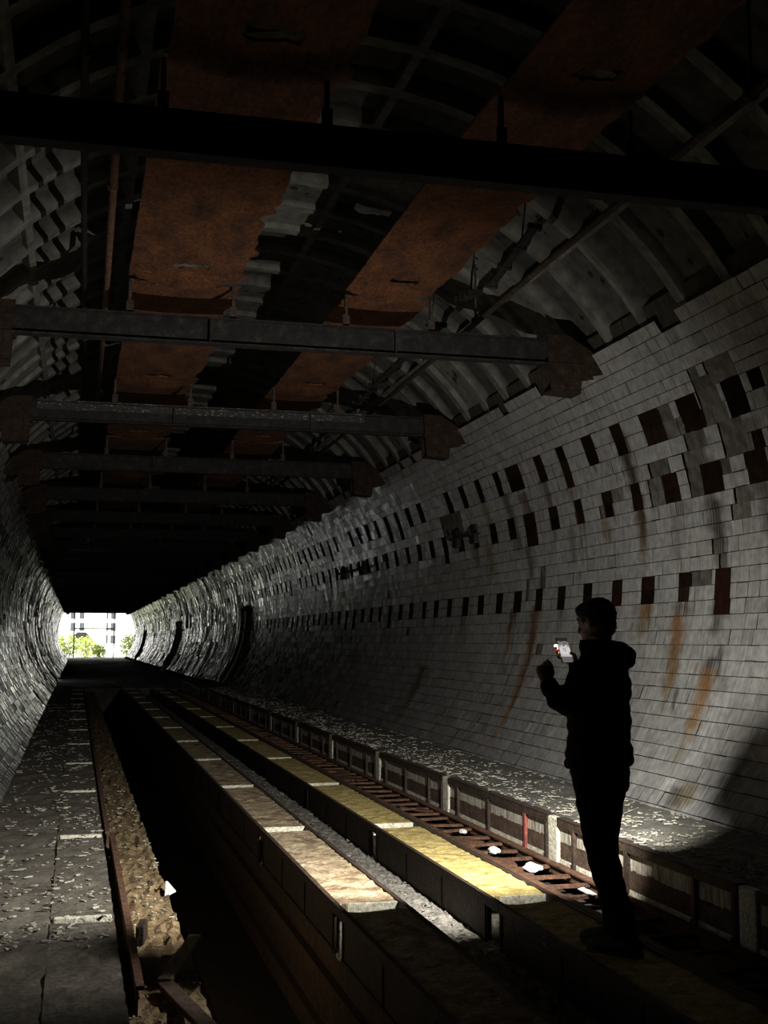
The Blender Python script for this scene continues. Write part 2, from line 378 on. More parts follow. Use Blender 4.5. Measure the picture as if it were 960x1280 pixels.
        for (a0,b0) in bounds:
            if in_hole((a0+b0)/2,ta+.1): continue
            segs=[(a0,b0)]
            for (a,b,c) in mg:
                if b<a0 or a>b0: continue
                ns=[]
                for (s,e) in segs:
                    if b<=s or a>=e: ns.append((s,e)); continue
                    if a>s+.02: ns.append((s,a))
                    if b<e-.02: ns.append((b,e))
                segs=ns
            for (s,e) in segs:
                nearz = 5.<s<18 and side>0
                if lr.random()<(.004 if nearz else .012):
                    base=lr.uniform(.05,.09); patch(s,e,ta,tb,(lambda Y,T: RT+.014+0*Y),1,1,cst((base,base*.95,base*.85),.9)); continue
                if k==16 and lr.random()<.12: continue
                v=lr.normal(.22,.009)
                if lr.random()<.05: v*=lr.uniform(.72,.9)
                if k<-12 and lr.random()<.12: v*=1.2
                if yc>30:      # farther in, uneven glint of the wall is painted as darker tile columns
                    q_=DK_[int((yc-Y0)/.336)%len(DK_),(k+30)//4]; v*=(.22+.10*lr.random()) if q_<min(.5,(yc-30)/30) else 1.0
                tint=np.array([v*1.0,v*.985,v*.94, float(np.clip(lr.normal(.26,.07),.13,.6))])
                yc=(s+e)/2; tc=(ta+tb)/2
                cr_=CT[int((yc-Y0)/.336)%len(CT),(k+30)//5]; sa=lr.normal(0,.008)+cr_*(.008 if yc<25 else .010+.060*min(1,(yc-25)/20)); sb=lr.normal(0,.0007); ro=lr.normal(0,.0011)
                if lr.random()<.03: ro-=.004
                gy=.0009; gg=g+ (lr.random()<.05)*.06
                rf=lambda Y,T,sa=sa,sb=sb,ro=ro,yc=yc,tc=tc: RT+ro+sa*(Y-yc)+sb*(T-tc)
                if nearz:
                    hit=np.any((SA[:,0]>s-.4)&(SA[:,0]<e+.4)&(SA[:,1]>ta-.5)&(SA[:,2]<tb+.5))
                    if hit: patch(s+gy,e-gy,ta+gg,tb-gg,rf,max(2,int((e-s)/.02)),3,lambda Y,T: stained(Y,T,tint))
                    else: patch(s+gy,e-gy,ta+gg,tb-gg,rf,1,1,cst(tint[:3],tint[3]))
                else:
                    patch(s+gy,e-gy,ta+gg,tb-gg,rf,1,1,cst(tint[:3],tint[3]))
    V=np.concatenate(V); F=np.concatenate(F); P=np.concatenate(P); UV=np.concatenate(UV)
    return mesh_np('wall_right' if side>0 else 'wall_left', V, F, M_tile, P, UV)
def mesh_np(name, V, F, mat, P=None, UV=None):
    me=bpy.data.meshes.new(name)
    nF=len(F); me.vertices.add(len(V)); me.vertices.foreach_set('co', np.ascontiguousarray(V,dtype=np.float32).ravel())
    me.loops.add(nF*4); me.loops.foreach_set('vertex_index', np.ascontiguousarray(F,dtype=np.int32).ravel())
    me.polygons.add(nF); me.polygons.foreach_set('loop_start', np.arange(0,nF*4,4,dtype=np.int32))
    try: me.polygons.foreach_set('loop_total', np.full(nF,4,dtype=np.int32))
    except Exception: pass
    me.update(calc_edges=True)
    if P is not None:
        a=me.attributes.new('paint','FLOAT_COLOR','POINT'); a.data.foreach_set('color', np.ascontiguousarray(P,dtype=np.float32).ravel())
    if UV is not None:
        a=me.attributes.new('wuv','FLOAT_VECTOR','POINT'); a.data.foreach_set('vector', np.ascontiguousarray(UV,dtype=np.float32).ravel())
    me.materials.append(mat); me.shade_flat()
    o=bpy.data.objects.new(name,me); COL.objects.link(o); return o
struct(make_wall(1), 'curved right tunnel wall of glazed white tiles with rows of dark slots', 'wall')
struct(make_wall(-1), 'curved left tunnel wall of glazed white tiles', 'wall')

# ------------------------------------------------------------------ segmented vault
def make_lining():
    lr=np.random.default_rng(5)
    SEG=16.3; T0=32.9; nseg=7
    zf=[0,.095,.12,.5,.88,.905,1.0]; zr=[0,0,1,1,1,0,0]
    tf=[0,.035,.046,.38,.62,.954,.965,1.0]; tr=[0,0,1,1,1,1,0,0]
    V=[];F=[];P=[];nv=0
    j0=int((Y0-8.85)/RING)
    for j in range(j0, int((Y1-8.85)/RING)+1):
        ya=8.85-RING/2+RING*j
        for s in range(nseg):
            d = lr.choice([.05,.06,.10,.12],p=[.35,.25,.25,.15])
            if ya<9.5: d=lr.choice([.10,.13,.16])
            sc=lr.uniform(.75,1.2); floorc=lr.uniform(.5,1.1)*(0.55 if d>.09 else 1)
            for a in range(len(zf)):
                for b in range(len(tf)):
                    t=T0+SEG*(s+tf[b]); y=ya+RING*zf[a]
                    q=zr[a]*tr[b]
                    r=3.362+d*q+(lr.normal(0,.003) if q else 0)
                    x=XC+r*math.cos(math.radians(t)); z=ZC+r*math.sin(math.radians(t))
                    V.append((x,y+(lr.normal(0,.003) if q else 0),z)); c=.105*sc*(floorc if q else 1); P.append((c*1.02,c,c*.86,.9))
            na,nb=len(zf),len(tf)
            for a in range(na-1):
                for b in range(nb-1):
                    i=nv+a*nb+b; F.append((i,i+nb,i+nb+1,i+1))
            nv+=na*nb
            # bolt holes: flat octagons just over the pocket floor, hole shade painted as near-black
            if ya<48:
                for q in range(lr.integers(2,6)):
                    tt=T0+SEG*(s+lr.uniform(.12,.88)); yy=ya+RING*lr.uniform(.25,.75); rr=3.362+d-.006
                    rad=lr.uniform(.018,.04); ring=[]
                    for e in range(8):
                        aa=e*math.pi/4; t2=tt+math.degrees(rad*math.sin(aa)/3.4)*(1.6 if lr.random()<.3 else 1); y2=yy+rad*math.cos(aa)
                        V.append((XC+rr*math.cos(math.radians(t2)),y2,ZC+rr*math.sin(math.radians(t2)))); P.append((.012,.011,.01,.95))
                    F.append((nv,nv+1,nv+2,nv+3)); F.append((nv,nv+3,nv+4,nv+7)); F.append((nv+4,nv+5,nv+6,nv+7)); nv+=8
    # outer shell round the vault, added unseen to keep sky light from leaking in
    tt=np.linspace(29,151,32); base=nv
    for rr,y in ((3.8,Y0-.3),(3.8,Y1+.3)):
        for t in tt: V.append((XC+rr*math.cos(math.radians(t)),y,ZC+rr*math.sin(math.radians(t)))); P.append((.05,.05,.045,.9))
    for q in range(31): F.append((base+q,base+32+q,base+33+q,base+q+1))
    nv+=64
    for t in (29,151):
        for rr in (3.3,3.8):
            for y in (Y0-.3,Y1+.3): V.append((XC+rr*math.cos(math.radians(t)),y,ZC+rr*math.sin(math.radians(t)))); P.append((.05,.05,.045,.9))
        F.append((nv,nv+1,nv+3,nv+2)); nv+=4
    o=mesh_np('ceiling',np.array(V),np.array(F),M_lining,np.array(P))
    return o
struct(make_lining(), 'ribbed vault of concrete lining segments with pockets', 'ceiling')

# end wall behind the viewer
mb=MB(); ring=[(XC+3.8*math.cos(2*math.pi*i/40), 0, ZC+3.8*math.sin(2*math.pi*i/40)) for i in range(40)]
mb.plate([(p[0],Y0-.1,p[2]) for p in ring], (0,1,0), .2); struct(mb.build('wall_back', M_black),'dark closed end of the tunnel','wall')

# ------------------------------------------------------------------ floors
def rough_grid(mb, x0,x1,y0,y1,z, nx, ny, amp, skirt=.05, edge=0, lr=rng):
    xs=np.linspace(x0,x1,nx+1); ys=np.linspace(y0,y1,ny+1); vs=[]
    for i,y in enumerate(ys):
        for k,x in enumerate(xs):
            dx = lr.normal(0,edge) if (k in (0,nx) and edge) else 0
            dy = lr.normal(0,edge) if (i in (0,ny) and edge) else 0
            vs.append((x+dx,y+dy,z+lr.normal(0,amp)))
    n=nx+1; fs=[(i*n+k,i*n+k+1,(i+1)*n+k+1,(i+1)*n+k) for i in range(ny) for k in range(nx)]
    b=len(vs); per=[k for k in range(n)]+[i*n+nx for i in range(1,ny+1)]+[ny*n+k for k in range(nx-1,-1,-1)]+[i*n for i in range(ny-1,0,-1)]
    for q in per: vs.append((vs[q][0],vs[q][1],z-skirt))
    m=len(per)
    for a in range(m): fs.append((per[a],per[(a+1)%m],b+(a+1)%m,b+a)[::-1])
    fs.append(tuple(b+a for a in range(m)))
    mb.add(vs,fs)
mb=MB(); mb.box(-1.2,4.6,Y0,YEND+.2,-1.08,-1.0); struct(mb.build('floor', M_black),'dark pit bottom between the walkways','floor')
mb=MB(); rough_grid(mb,-.95,4.42,YEND,Y1+1.0,-.02,24,160,.012,1.05); struct(mb.build('floor_far', M_pathc),'dark bare floor running to the tunnel mouth','floor')
mb=MB(); rough_grid(mb,-.82,-.095,Y0,YEND,0,8,220,.004,.2); struct(mb.build('path_left', M_pathc),'grey footway along the left wall','path')
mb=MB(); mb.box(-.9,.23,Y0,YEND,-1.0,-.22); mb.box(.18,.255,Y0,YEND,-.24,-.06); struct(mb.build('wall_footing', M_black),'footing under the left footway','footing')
mb=MB(); rough_grid(mb,.25,.615,Y0,YEND,-.12,10,420,.010,.85,.006); struct(mb.build('floor_gutter', M_dirt),'dirt covered gutter between left footway and pit','gutter')
# walls under the slab rows and the trough between them
mb=MB(); mb.box(1.55,1.82,Y0,YEND,-1.0,-.30); mb.box(1.50,1.55,Y0,YEND,-.62,-.50); mb.box(1.50,1.56,Y0,YEND,-1.0,-.85); struct(mb.build('wall_pit', M_brown),'brown pit wall carrying the left slab row','wall')
mb=MB(); rough_grid(mb,1.78,2.45,Y0,YEND,-.25,24,700,.006,.75,.0); struct(mb.build('floor_trough', M_greyrub),'grey rubble floor of the trough between slab rows','trough')
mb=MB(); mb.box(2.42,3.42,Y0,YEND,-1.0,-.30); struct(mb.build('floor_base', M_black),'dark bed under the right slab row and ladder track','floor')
# ledge body
mb=MB(); rough_grid(mb,3.40,4.50,Y0,YEND,.245,16,300,.004,1.2); struct(mb.build('floor_ledge', M_ledge),'grey concrete ledge along the foot of the right wall','ledge')

# ------------------------------------------------------------------ loose chips (nobody could count them)
def chips(name, n, xf, yf, zf, size, mat, lr, lim):
    mb=MB()
    for i in range(n):
        if i%3 and i>3:
            y=py_+lr.normal(0,.09); x=min(max(px_+lr.normal(0,.05),lim[0]),lim[1])
        else: y=yf(lr); x=xf(lr,y); px_,py_=x,y
        z=zf
        a=abs(lr.normal(0,1)); s=size*lr.uniform(.35,1.25); el=lr.uniform(1.,3.4); ang=lr.uniform(0,math.pi); th=lr.uniform(.002,.006)*min(1.6,s/size+.3)
        k=lr.integers(4,7); poly=[]
        for q in range(k):
            t=2*math.pi*(q+lr.uniform(-.3,.3))/k; px=s*el*math.cos(t)*.5; py=s*math.sin(t)*.5*lr.uniform(.6,1.2)
            poly.append((x+px*math.cos(ang)-py*math.sin(ang), y+px*math.sin(ang)+py*math.cos(ang), z+th/2+.003+lr.uniform(0,.004)))
        mb.plate(poly,(lr.normal(0,.15),lr.normal(0,.15),1),th)
    return mb.build(name,mat)
lr=np.random.default_rng(3)
def dens(a,b,p): return lambda r: a+(b-a)*r.random()**p
o=chips('plaster_debris',1300,lambda r,y: -.60+(.82)*r.random(),lambda r: 6.5+24*r.random()**1.5,0.004,.019,M_chip,lr,(-.60,.22))
tag(o,'pale plaster flakes strewn over the left footway','debris',kind='stuff')
def ledx(r,y): return min(4.28,3.43+abs(r.normal(0,.38)) if r.random()<.75 else 3.45+.85*r.random())
o=chips('plaster_litter',3600,ledx,lambda r: 6.0+28*r.random()**1.5,.247,.017,M_chip,lr,(3.42,4.28))
tag(o,'pale plaster flakes strewn over the right ledge','debris',kind='stuff')
o=chips('gutter_rubble',420,lambda r,y:.27+.34*r.random(),lambda r: 5.0+11*r.random()**1.3,-.113,.013,M_chip,lr,(.31,.61))
tag(o,'fine pale rubble in the gutter beside the pit','rubble',kind='stuff')
o=chips('trough_rubble',700,lambda r,y:1.905+.46*r.random(),lambda r: 5.6+16*r.random()**1.4,-.243,.016,M_greyrub,lr,(1.905,2.36))
tag(o,'broken grey rubble in the trough between slab rows','rubble',kind='stuff')

# ------------------------------------------------------------------ slab rows
def slab_unit(x0,x1,L,mat,nm,seed):
    """one slab on its steel trough, near end at local y=0"""
    r=np.random.default_rng(seed)
    root=empty(nm,(0,0,0))
    mb=MB(); rough_grid(mb,x0+.012,x1-.012,0,L,0,7,44,.0035,.062,.006,r); mb.build('slab',mat,root)
    mb=MB(); mb.box(x0+.024,x1-.024,-.010,.004,-.075,.003); mb.build('end_face',M_face,root,bevel=.004)
    for ya,yb in ((.006,.10),(L-.10,L-.006)):
        mb=MB(); mb.box(x0+.03,x1-.03,ya,yb,-.32,-.066); mb.build('end_block',M_face,root,bevel=.006)
    for sx,xa in ((1,x0),(-1,x1)):
        mb=MB(); xe=xa+sx*.022
        mb.box(min(xa-sx*.006,xe),max(xa-sx*.006,xe),-.21,L,-.045,.010)               # top angle runs across the gap
        mb.box(min(xa,xa+sx*.012),max(xa,xa+sx*.012),.0,L,-.25,-.045)                  # web
        mb.box(min(xa-sx*.012,xe),max(xa-sx*.012,xe),.0,L,-.27,-.245)                  # bottom flange
        for q in range(4): mb.box(min(xa-sx*.008,xa),max(xa-sx*.008,xa),.02+q*(L-.06)/3,.045+q*(L-.06)/3,-.245,-.045)
        mb.build('side_rail',M_darkrust,root)
    return root
def row(x0,x1,y_first,k0,k1,pitch,gap,mat,nm,cat,group,labf):
    L=pitch-gap; protos=[slab_unit(x0,x1,L,mat,nm,s) for s in (1,2,3)]
    for i,k in enumerate(range(k0,k1)):
        o=protos[i] if i<3 else copy_tree(protos[i%3])
        o.location=(0,y_first+pitch*k,0); tag(o,labf(i),cat,group)
def lab_right(i):
    if i==0: return 'dark concrete slab under the feet of the person with the phone'
    if i==1: return 'bright yellow concrete slab just ahead of the standing person'
    return 'yellowish concrete slab, %s ahead of the person in the right slab row' % ORD[i-1]
def lab_left(i):
    if i==0: return 'unlit concrete slab of the middle slab row, nearest the viewer'
    if i==1: return 'brightly lit tan slab with a crumbled edge beside the rubble trough'
    return 'tan concrete slab, %s lit one along the middle slab row' % ORD[i-1]
row(2.393,2.784,7.07,-1,12,2.99,.22,M_yellow,'concrete_plank','concrete slab','slabs of the right row',lab_right)
row(1.477,1.872,7.08,-1,12,2.99,.22,M_tan,'concrete_plank','concrete slab','slabs of the middle row',lab_left)
# narrow slabs at the edge of the left footway
def foot_unit(seed):
    r=np.random.default_rng(seed); root=empty('footway_plank',(0,0,0))
    mb=MB(); rough_grid(mb,-.094,.240,0,2.80,.004,7,40,.003,.05,.0015,r); mb.build('slab',M_pathc,root)
    mb=MB(); mb.box(-.08,.23,-.012,.035,-.2,.010); mb.build('end_face',M_face,root,bevel=.005)
    return root
pr=[foot_unit(s) for s in (11,12)]
for i in range(13):
    o=pr[i] if i<2 else copy_tree(pr[i%2]); o.location=(0,9.98+2.925*(i-2),0)
    tag(o,'grey footway slab at the pit side, %s pale joint from the viewer'%ORD[i] if i else 'unlit grey footway slab at the pit side, nearest the viewer','concrete slab','slabs of the left footway')
# steel edge angles of the left footway
for i,(xa,ya,yb,lab) in enumerate(((.292,5.6,10.05,'bent rusty edge angle of the left footway, nearest length'),(.262,10.1,22.0,'long rusty edge angle of the left footway beyond the bend'),(.262,22.2,40.5,'far rusty edge angle of the left footway in the dark'))):
    mb=MB(); mb.box(xa,xa+.036,ya,yb,-.006,.012); mb.box(xa,xa+.010,ya,yb,-.13,-.006)
    tag(mb.build('edge_angle',M_rust,origin=(xa,ya,0)),lab,'steel angle','edge angles of the footway')

# ------------------------------------------------------------------ ledge panels
def ledge_panel(seed, red):
    r=np.random.default_rng(seed); L=2.47; x=3.38
    root=empty('ledge_panel',(x,0,-.06))
    def bld(mb,n,m,**k): return mb.build(n,m,root,origin=(x,0,-.06),**k)
    mb=MB(); mb.box(x-.022,x+.02,0,L,.195,.252); mb.box(x-.022,x+.05,0,L,.243,.254); bld(mb,'top_rail',M_darkrust)
    mb=MB(); rough_grid(mb,0,1,0,1,0,1,1,0)
    mb=MB(); mb.box(x+.004,x+.02,.0,L,.065,.197); bld(mb,'upper_panel',M_white)
    mb=MB(); mb.box(x-.004,x+.016,.03,L-.02,-.03,.085)
    for q in range(30):
        ya=.05+q*(L-.1)/30; mb.box(x-.004,x+.015,ya,ya+(L-.1)/30*r.uniform(.5,1),.08,.085+abs(r.normal(0,.008)))
    bld(mb,'lower_panel',M_brown)
    mb=MB(); mb.box(x-.006,x+.02,.0,L,-.062,-.03); bld(mb,'sill_strip',M_face)
    for q,yq in enumerate((.03,.47,1.34,2.18)):
        m=M_redpaint if (red and q==1) else M_darkrust
        mb=MB(); mb.box(x-.026,x+.004,yq-.018,yq+.018,-.06,.2); mb.box(x-.03,x-.024,yq-.03,yq+.03,-.06,-.03)
        p=bld(mb,'post',m)
        if red and q==1: p['label']='red painted post'
    return root
ps=[ledge_panel(1,True),ledge_panel(2,False)]
ps[0].location.y=8.52-.0
cnt=0
for i in range(14):
    ya=5.9+2.655*(i-1)
    if i==0: continue
    o=ps[0] if i==1 else ps[1] if i==3 else copy_tree(ps[0] if i<3 else ps[1])
    o.location.y=ya; lab={1:'rusty framed ledge panel half hidden by the standing person, with a red post',2:'rusty framed ledge panel with red post, just ahead of the person'}.get(i,'rusty framed panel on the ledge face, %s ahead of the standing person'%ORD[i-2])
    tag(o,lab,'panel','framed panels of the ledge face')
o=copy_tree(ps[1]); o.location.y=5.9-2.655; tag(o,'rusty framed ledge panel in the dark, nearer the viewer than the person','panel','framed panels of the ledge face')
mb=MB()
for i in range(-1,14):
    ya=5.9+2.655*i-.185; mb.box(3.362,3.42,ya+.005,ya+.18,-.10,.247)
struct(mb.build('pilaster_trim',M_face,bevel=.012),'pale concrete piers between the ledge panels','pier')
mb=MB(); mb.box(3.30,3.385,Y0,YEND,-.12,-.062); struct(mb.build('ledge_trim',M_rust),'rusty angle at the foot of the ledge','trim')

# ------------------------------------------------------------------ ladder track
root=empty('ladder_track',(3.08,5,-.10)); tag(root,'rusty ladder-like steel track between the yellow slabs and the ledge','track')
for xa in (2.90,3.265):
    mb=MB(); mb.box(xa-.012,xa+.012,3,YEND-1,-.10,-.035); mb.box(xa-.028,xa+.028,3,YEND-1,-.042,-.03); mb.build('rail',M_rust,root)
r=np.random.default_rng(8)
y=3.3; n=0
while y<39 and n<98:
    mb=MB(); sk=r.normal(0,.02)
    mb.plate([(2.915,y-.022+sk,-.06),(3.262,y-.022-sk,-.06),(3.262,y+.022-sk,-.06),(2.915,y+.022+sk,-.06)],(0,0,1),.02); mb.build('crosstie',M_rust,root); n+=1
    y+=.36*r.uniform(.8,1.2)
mb=MB()
for i in range(26):
    y=5+24*r.random()**1.3; x=r.uniform(2.95,3.22); a=r.uniform(0,6.28); s=r.uniform(.05,.15); e=s*r.uniform(.5,1.8)
    c,sn=math.cos(a),math.sin(a)
    poly=[(x+s*p*c*.7-e*q*sn, y+s*p*sn+e*q*c, -.052-.012*r.random()) for p,q in ((-1,-1),(1,-1.1),(.9,1),(-1,.8))]
    poly=[(min(3.25,max(2.92,p[0])),p[1],p[2]) for p in poly]
    mb.plate(poly,(r.normal(0,.08),r.normal(0,.08),1),.012)
tag(mb.build('scrap_debris',M_rust),'rusty scrap sheet lying between the ties of the ladder track','debris',kind='stuff')
mb=MB(); mb.box(2.80,3.38,Y0,YEND,-.30,-.20); struct(mb.build('floor_trackbed',M_black),'dark bed under the ladder track','floor')

def rock(name,c,s,mat,seed,flat=.5):
    r=np.random.default_rng(seed); bm=bmesh.new(); bmesh.ops.create_icosphere(bm,subdivisions=2,radius=1)
    for v in bm.verts:
        k=1+r.normal(0,.14); v.co=Vector((v.co.x*s[0]*k,v.co.y*s[1]*k,max(v.co.z,-.6)*s[2]*k))
    me=bpy.data.meshes.new(name); bm.to_mesh(me); bm.free(); me.materials.append(mat)
    o=bpy.data.objects.new(name,me); COL.objects.link(o); o.location=c; return o
M_stone=noise_mat('white_plaster_lump',[(.5,.5,.47),(.75,.74,.7)],8,bump=.2)
for i,(c,s,lab) in enumerate((((3.06,8.06,-.03),(.06,.10,.03),'largest white plaster lump on the ladder track, ahead of the person'),((3.03,8.78,-.03),(.045,.07,.026),'second white plaster lump on the ladder track'),((3.09,9.72,-.035),(.03,.05,.02),'small white plaster lump farther along the ladder track'),((3.11,7.25,-.04),(.025,.13,.014),'thin white shard on the ladder track near the person'))):
    tag(rock('plaster_lump',c,s,M_stone,i+3),lab,'plaster lump','white lumps on the ladder track')

# ------------------------------------------------------------------ things lying in the gutter
def lump_board(name,c,ax,ay,az,mat,lab,cat):
    mb=MB(); mb.obox(c,Vector(ax),Vector(ay),Vector(az)); o=mb.build(name,mat,origin=c,bevel=.006); return tag(o,lab,cat)
d=Vector((.19,.59,.05)).normalized()
lump_board('wooden_board',(.545,6.33,-.06),d*.33,d.cross(Vector((0,0,1))).normalized()*.035,Vector((0,0,.014)),M_wood,'broken grey wooden board lying askew in the gutter','board')
d2=Vector((.10,-.55,0)).normalized()
lump_board('wooden_board',(.52,5.55,-.085),d2*.42,d2.cross(Vector((0,0,1))).normalized()*.04,Vector((0,0,.014)),M_brown,'darker wooden board at the near end of the gutter','board')
d3=Vector((.05,.3,0)).normalized()
lump_board('brick_fragment',(.385,6.93,-.06),d3*.10,d3.cross(Vector((0,0,1))).normalized()*.022,Vector((0,0,.05)),M_darkrust,'dark brick fragment standing at the footway edge in the gutter','brick')
mb=MB(); mb.plate([(.60,8.18,-.13),(.67,8.28,-.12),(.615,8.33,-.06)],(1,-.3,.2),.012); tag(mb.build('tile_shard',M_stone,origin=(.62,8.25,-.12)),'white tile shard caught on the rim of the pit','tile shard')

# ------------------------------------------------------------------ crossbeams
def crossbeam(posts, seed):
    r=np.random.default_rng(seed)
    root=empty('crossbeam',(XC,0,3.985))
    X0,X1=-.68,4.20
    def bld(mb,n,m,**k): return mb.build(n,m,root,origin=(XC,0,3.985),**k)
    mb=MB()
    mb.box(X0,X1,-.055,.055,3.985,4.000); mb.box(X0,X1,-.055,.055,4.200,4.215); mb.box(X0,X1,-.005,.005,4.0,4.2)
    for q in (.02,.35,.68,.98): xx=X0+(X1-X0)*q; mb.box(xx-.006,xx+.006,-.052,.052,4.0,4.2)
    bld(mb,'girder',M_beam)
    for sd in (1,-1):
        mb=MB()
        f=lambda x: XC+sd*x
        for yy in (-.10,.10):
            mb.plate([(f(2.32),yy,3.74),(f(2.28),yy,4.24),(f(2.50),yy,4.24),(f(2.72),yy,4.10),(f(2.82),yy,3.90),(f(2.62),yy,3.86),(f(2.60),yy,3.72)],(0,1,0),.014)
        x0,x1=sorted((f(2.28),f(2.62))); mb.box(x0,x1,-.12,.12,3.965,3.985)
        mb.plate([(f(2.60),-.12,3.72),(f(2.32),-.12,3.74),(f(2.32),.12,3.74),(f(2.60),.12,3.72)],(0,0,1),.014)
        bld(mb,'bracket',M_bracket)
    if posts:
        for xx in (.36,1.22,2.20,2.97):
            mb=MB(); mb.box(xx-.012,xx+.012,-.02,.02,4.215,4.50); mb.box(xx-.03,xx+.03,-.02,-.014,4.215,4.32); bld(mb,'post',M_darkrust)
    return root
cb=crossbeam(True,1); cf=crossbeam(False,2)
fl={0:'black steel crossbeam in the unlit roof above the person',1:'nearest lit black steel crossbeam, just under the orange sheets',2:'second visible steel crossbeam, its upper flange scuffed pale'}
for i in range(26):
    ya=6.17+4.033*i
    if i<13: o=cb if i==0 else copy_tree(cb)
    else: o=cf if i==13 else copy_tree(cf)
    o.location.y=ya
    if i==2:
        mb=MB(); mb.box(-.5,3.3,ya-.0595,ya-.055,4.1995,4.2155); mb.box(-.5,3.3,ya-.009,ya-.005,4.12,4.199)
        p=mb.build('scuffed_strip',M_scuff,o); p['label']='pale scuffed paint on the beam'
    tag(o,fl.get(i,'dark steel crossbeam, %s from the lit end of the orange sheets'%ORD[i-1]),'crossbeam','crossbeams under the tunnel roof')

# ------------------------------------------------------------------ orange rusted sheets hung over the beams
def sheet(x0,x1,L,seed,slot,ragged):
    r=np.random.default_rng(seed); nx,ny=22,64; z=4.50
    vs=[];idx={}
    drop=[r.uniform(.0,.0) for _ in range(nx+1)]
    e0=np.cumsum(r.normal(0,.006,ny+1)); e1=np.cumsum(r.normal(0,.010*ragged,ny+1)); e1-=np.linspace(0,e1[-1],ny+1)
    for k in range(9): a=r.integers(0,ny); e1[a:a+r.integers(2,6)]+=r.normal(0,.03*ragged)
    s0=r.normal(0,.008,nx+1); s1=r.normal(0,.015,nx+1)
    for i in range(ny+1):
        t=i/ny
        for k in range(nx+1):
            u=k/nx; x=x0+e0[i]*.3+(x1-x0+e1[i])*u; y=L*t+(1-t)*s0[k]*2+t*s1[k]
            sag=-.03*math.sin(math.pi*u)-.05*(t>.93)*(t-.93)/.07*math.sin(math.pi*u)
            vs.append((x,y,z+sag+r.normal(0,.0015)))
    fs=[]
    for i in range(ny):
        for k in range(nx):
            if slot and ny-8<=i<=ny-7 and 8<=k<=14: continue
            fs.append((i*(nx+1)+k,(i+1)*(nx+1)+k,(i+1)*(nx+1)+k+1,i*(nx+1)+k+1))
    # back face for thickness
    n=len(vs); vs2=vs+[(v[0],v[1],v[2]+.018) for v in vs]; f2=[tuple(q+n for q in f[::-1]) for f in fs]
    # rim
    from collections import Counter
    ed=Counter(); 
    for f in fs:
        for a,b in zip(f,f[1:]+f[:1]): ed[(min(a,b),max(a,b))]+=1
    rim=[]
    for f in fs:
        for a,b in zip(f,f[1:]+f[:1]):
            if ed[(min(a,b),max(a,b))]==1: rim.append((b,a,a+n,b+n))
    mb=MB(); mb.add(vs2,fs+f2+rim); return mb
SH=[]
for x0,x1,nm in ((.36,1.27,'left'),(2.20,2.97,'right')):
    pr=[]
    for s in range(4):
        o=sheet(x0,x1,4.02,s+(0 if nm=='left' else 10),True,1.0 if nm=='left' else .6).build('rusted_sheet',M_orange,origin=((x0+x1)/2,0,4.5)); pr.append(o)
    for i in range(12):
        o=pr[i] if i<4 else copy_tree(pr[i%4])
        o.location.y=6.17+4.033*(i-1)+.02; o.location.z=4.5+.045*(i%2)
        bay='above the person' if i==0 else 'just before the nearest lit crossbeam' if i==1 else '%s bay beyond the nearest lit crossbeam'%ORD[i-2]
        tag(o,'orange rusted sheet of the %s strip, %s'%('wider' if nm=='left' else 'narrower',bay),'rusted sheet','orange sheets of the %s roof strip'%nm)

# ------------------------------------------------------------------ pipes and hangers in the roof
def pipe(name,pts,rad,mat,clamps,lab,hang=0.6):
    mb=MB(); mb.tube(pts,rad,10); o=mb.build(name,mat,origin=pts[0],smooth=True); tag(o,lab,'pipe')
    for t in clamps:
        p=Vector(pts[0]).lerp(Vector(pts[-1]),t); mb=MB(); mb.tube([p+Vector((0,-.02,0)),p+Vector((0,.02,0))],rad*1.5,10); mb.box(p.x-.008,p.x+.008,p.y-.008,p.y+.008,p.z,p.z+hang); mb.build('hanger',mat,o)
    return o
pipe('roof_pipe',[(3.50,2.5,4.5),(3.55,9,4.5),(3.70,16,4.5),(3.72,30,4.5)],.028,M_darkrust,(.12,.3,.55,.8),'dark pipe running under the vault above the right wall',.55)
pipe('roof_pipe',[(-.05,2.5,4.5),(-.03,8,4.5),(.015,14.8,4.5)],.022,M_beam,(.3,.8),'thin dark pipe under the vault at the left, beside the shadow edge',.25)
pipe('roof_pipe',[(.13,2.5,4.5),(.17,10,4.5),(.19,16.4,4.5)],.026,M_rust,(.4,.9),'brownish pipe hung beside the wider orange strip',.5)
root=empty('cable_rack',(3.1,8.5,4.4)); tag(root,'broken cable rack hanging in pieces beside the roof pipe','cable rack')
segs=[((3.22,8.3,4.56),(3.08,8.9,4.28)),((3.05,9.2,4.30),(3.12,9.8,4.42)),((3.18,10.6,4.40),(3.05,11.3,4.25)),((3.25,12.0,4.45),(3.10,12.9,4.30)),((3.28,13.4,4.42),(3.2,14.2,4.36))]
for a,b in segs:
    a,b=Vector(a),Vector(b); d=(b-a).normalized(); s=d.cross(Vector((0,0,1))).normalized()
    mb=MB(); mb.obox((a+b)/2,d*((b-a).length/2),s*.035,Vector((0,0,.012)))
    for q in range(4): p=a.lerp(b,q/3.); mb.obox(p,s*.06,d*.012,Vector((0,0,.02)))
    mb.build('rack_piece',M_beam,root)
    mb=MB(); p=a.lerp(b,.3); mb.tube([p,p+Vector((.04,0,.45 if p.z<4.4 else .35))],.006,6); mb.build('hanger_rod',M_beam,root)

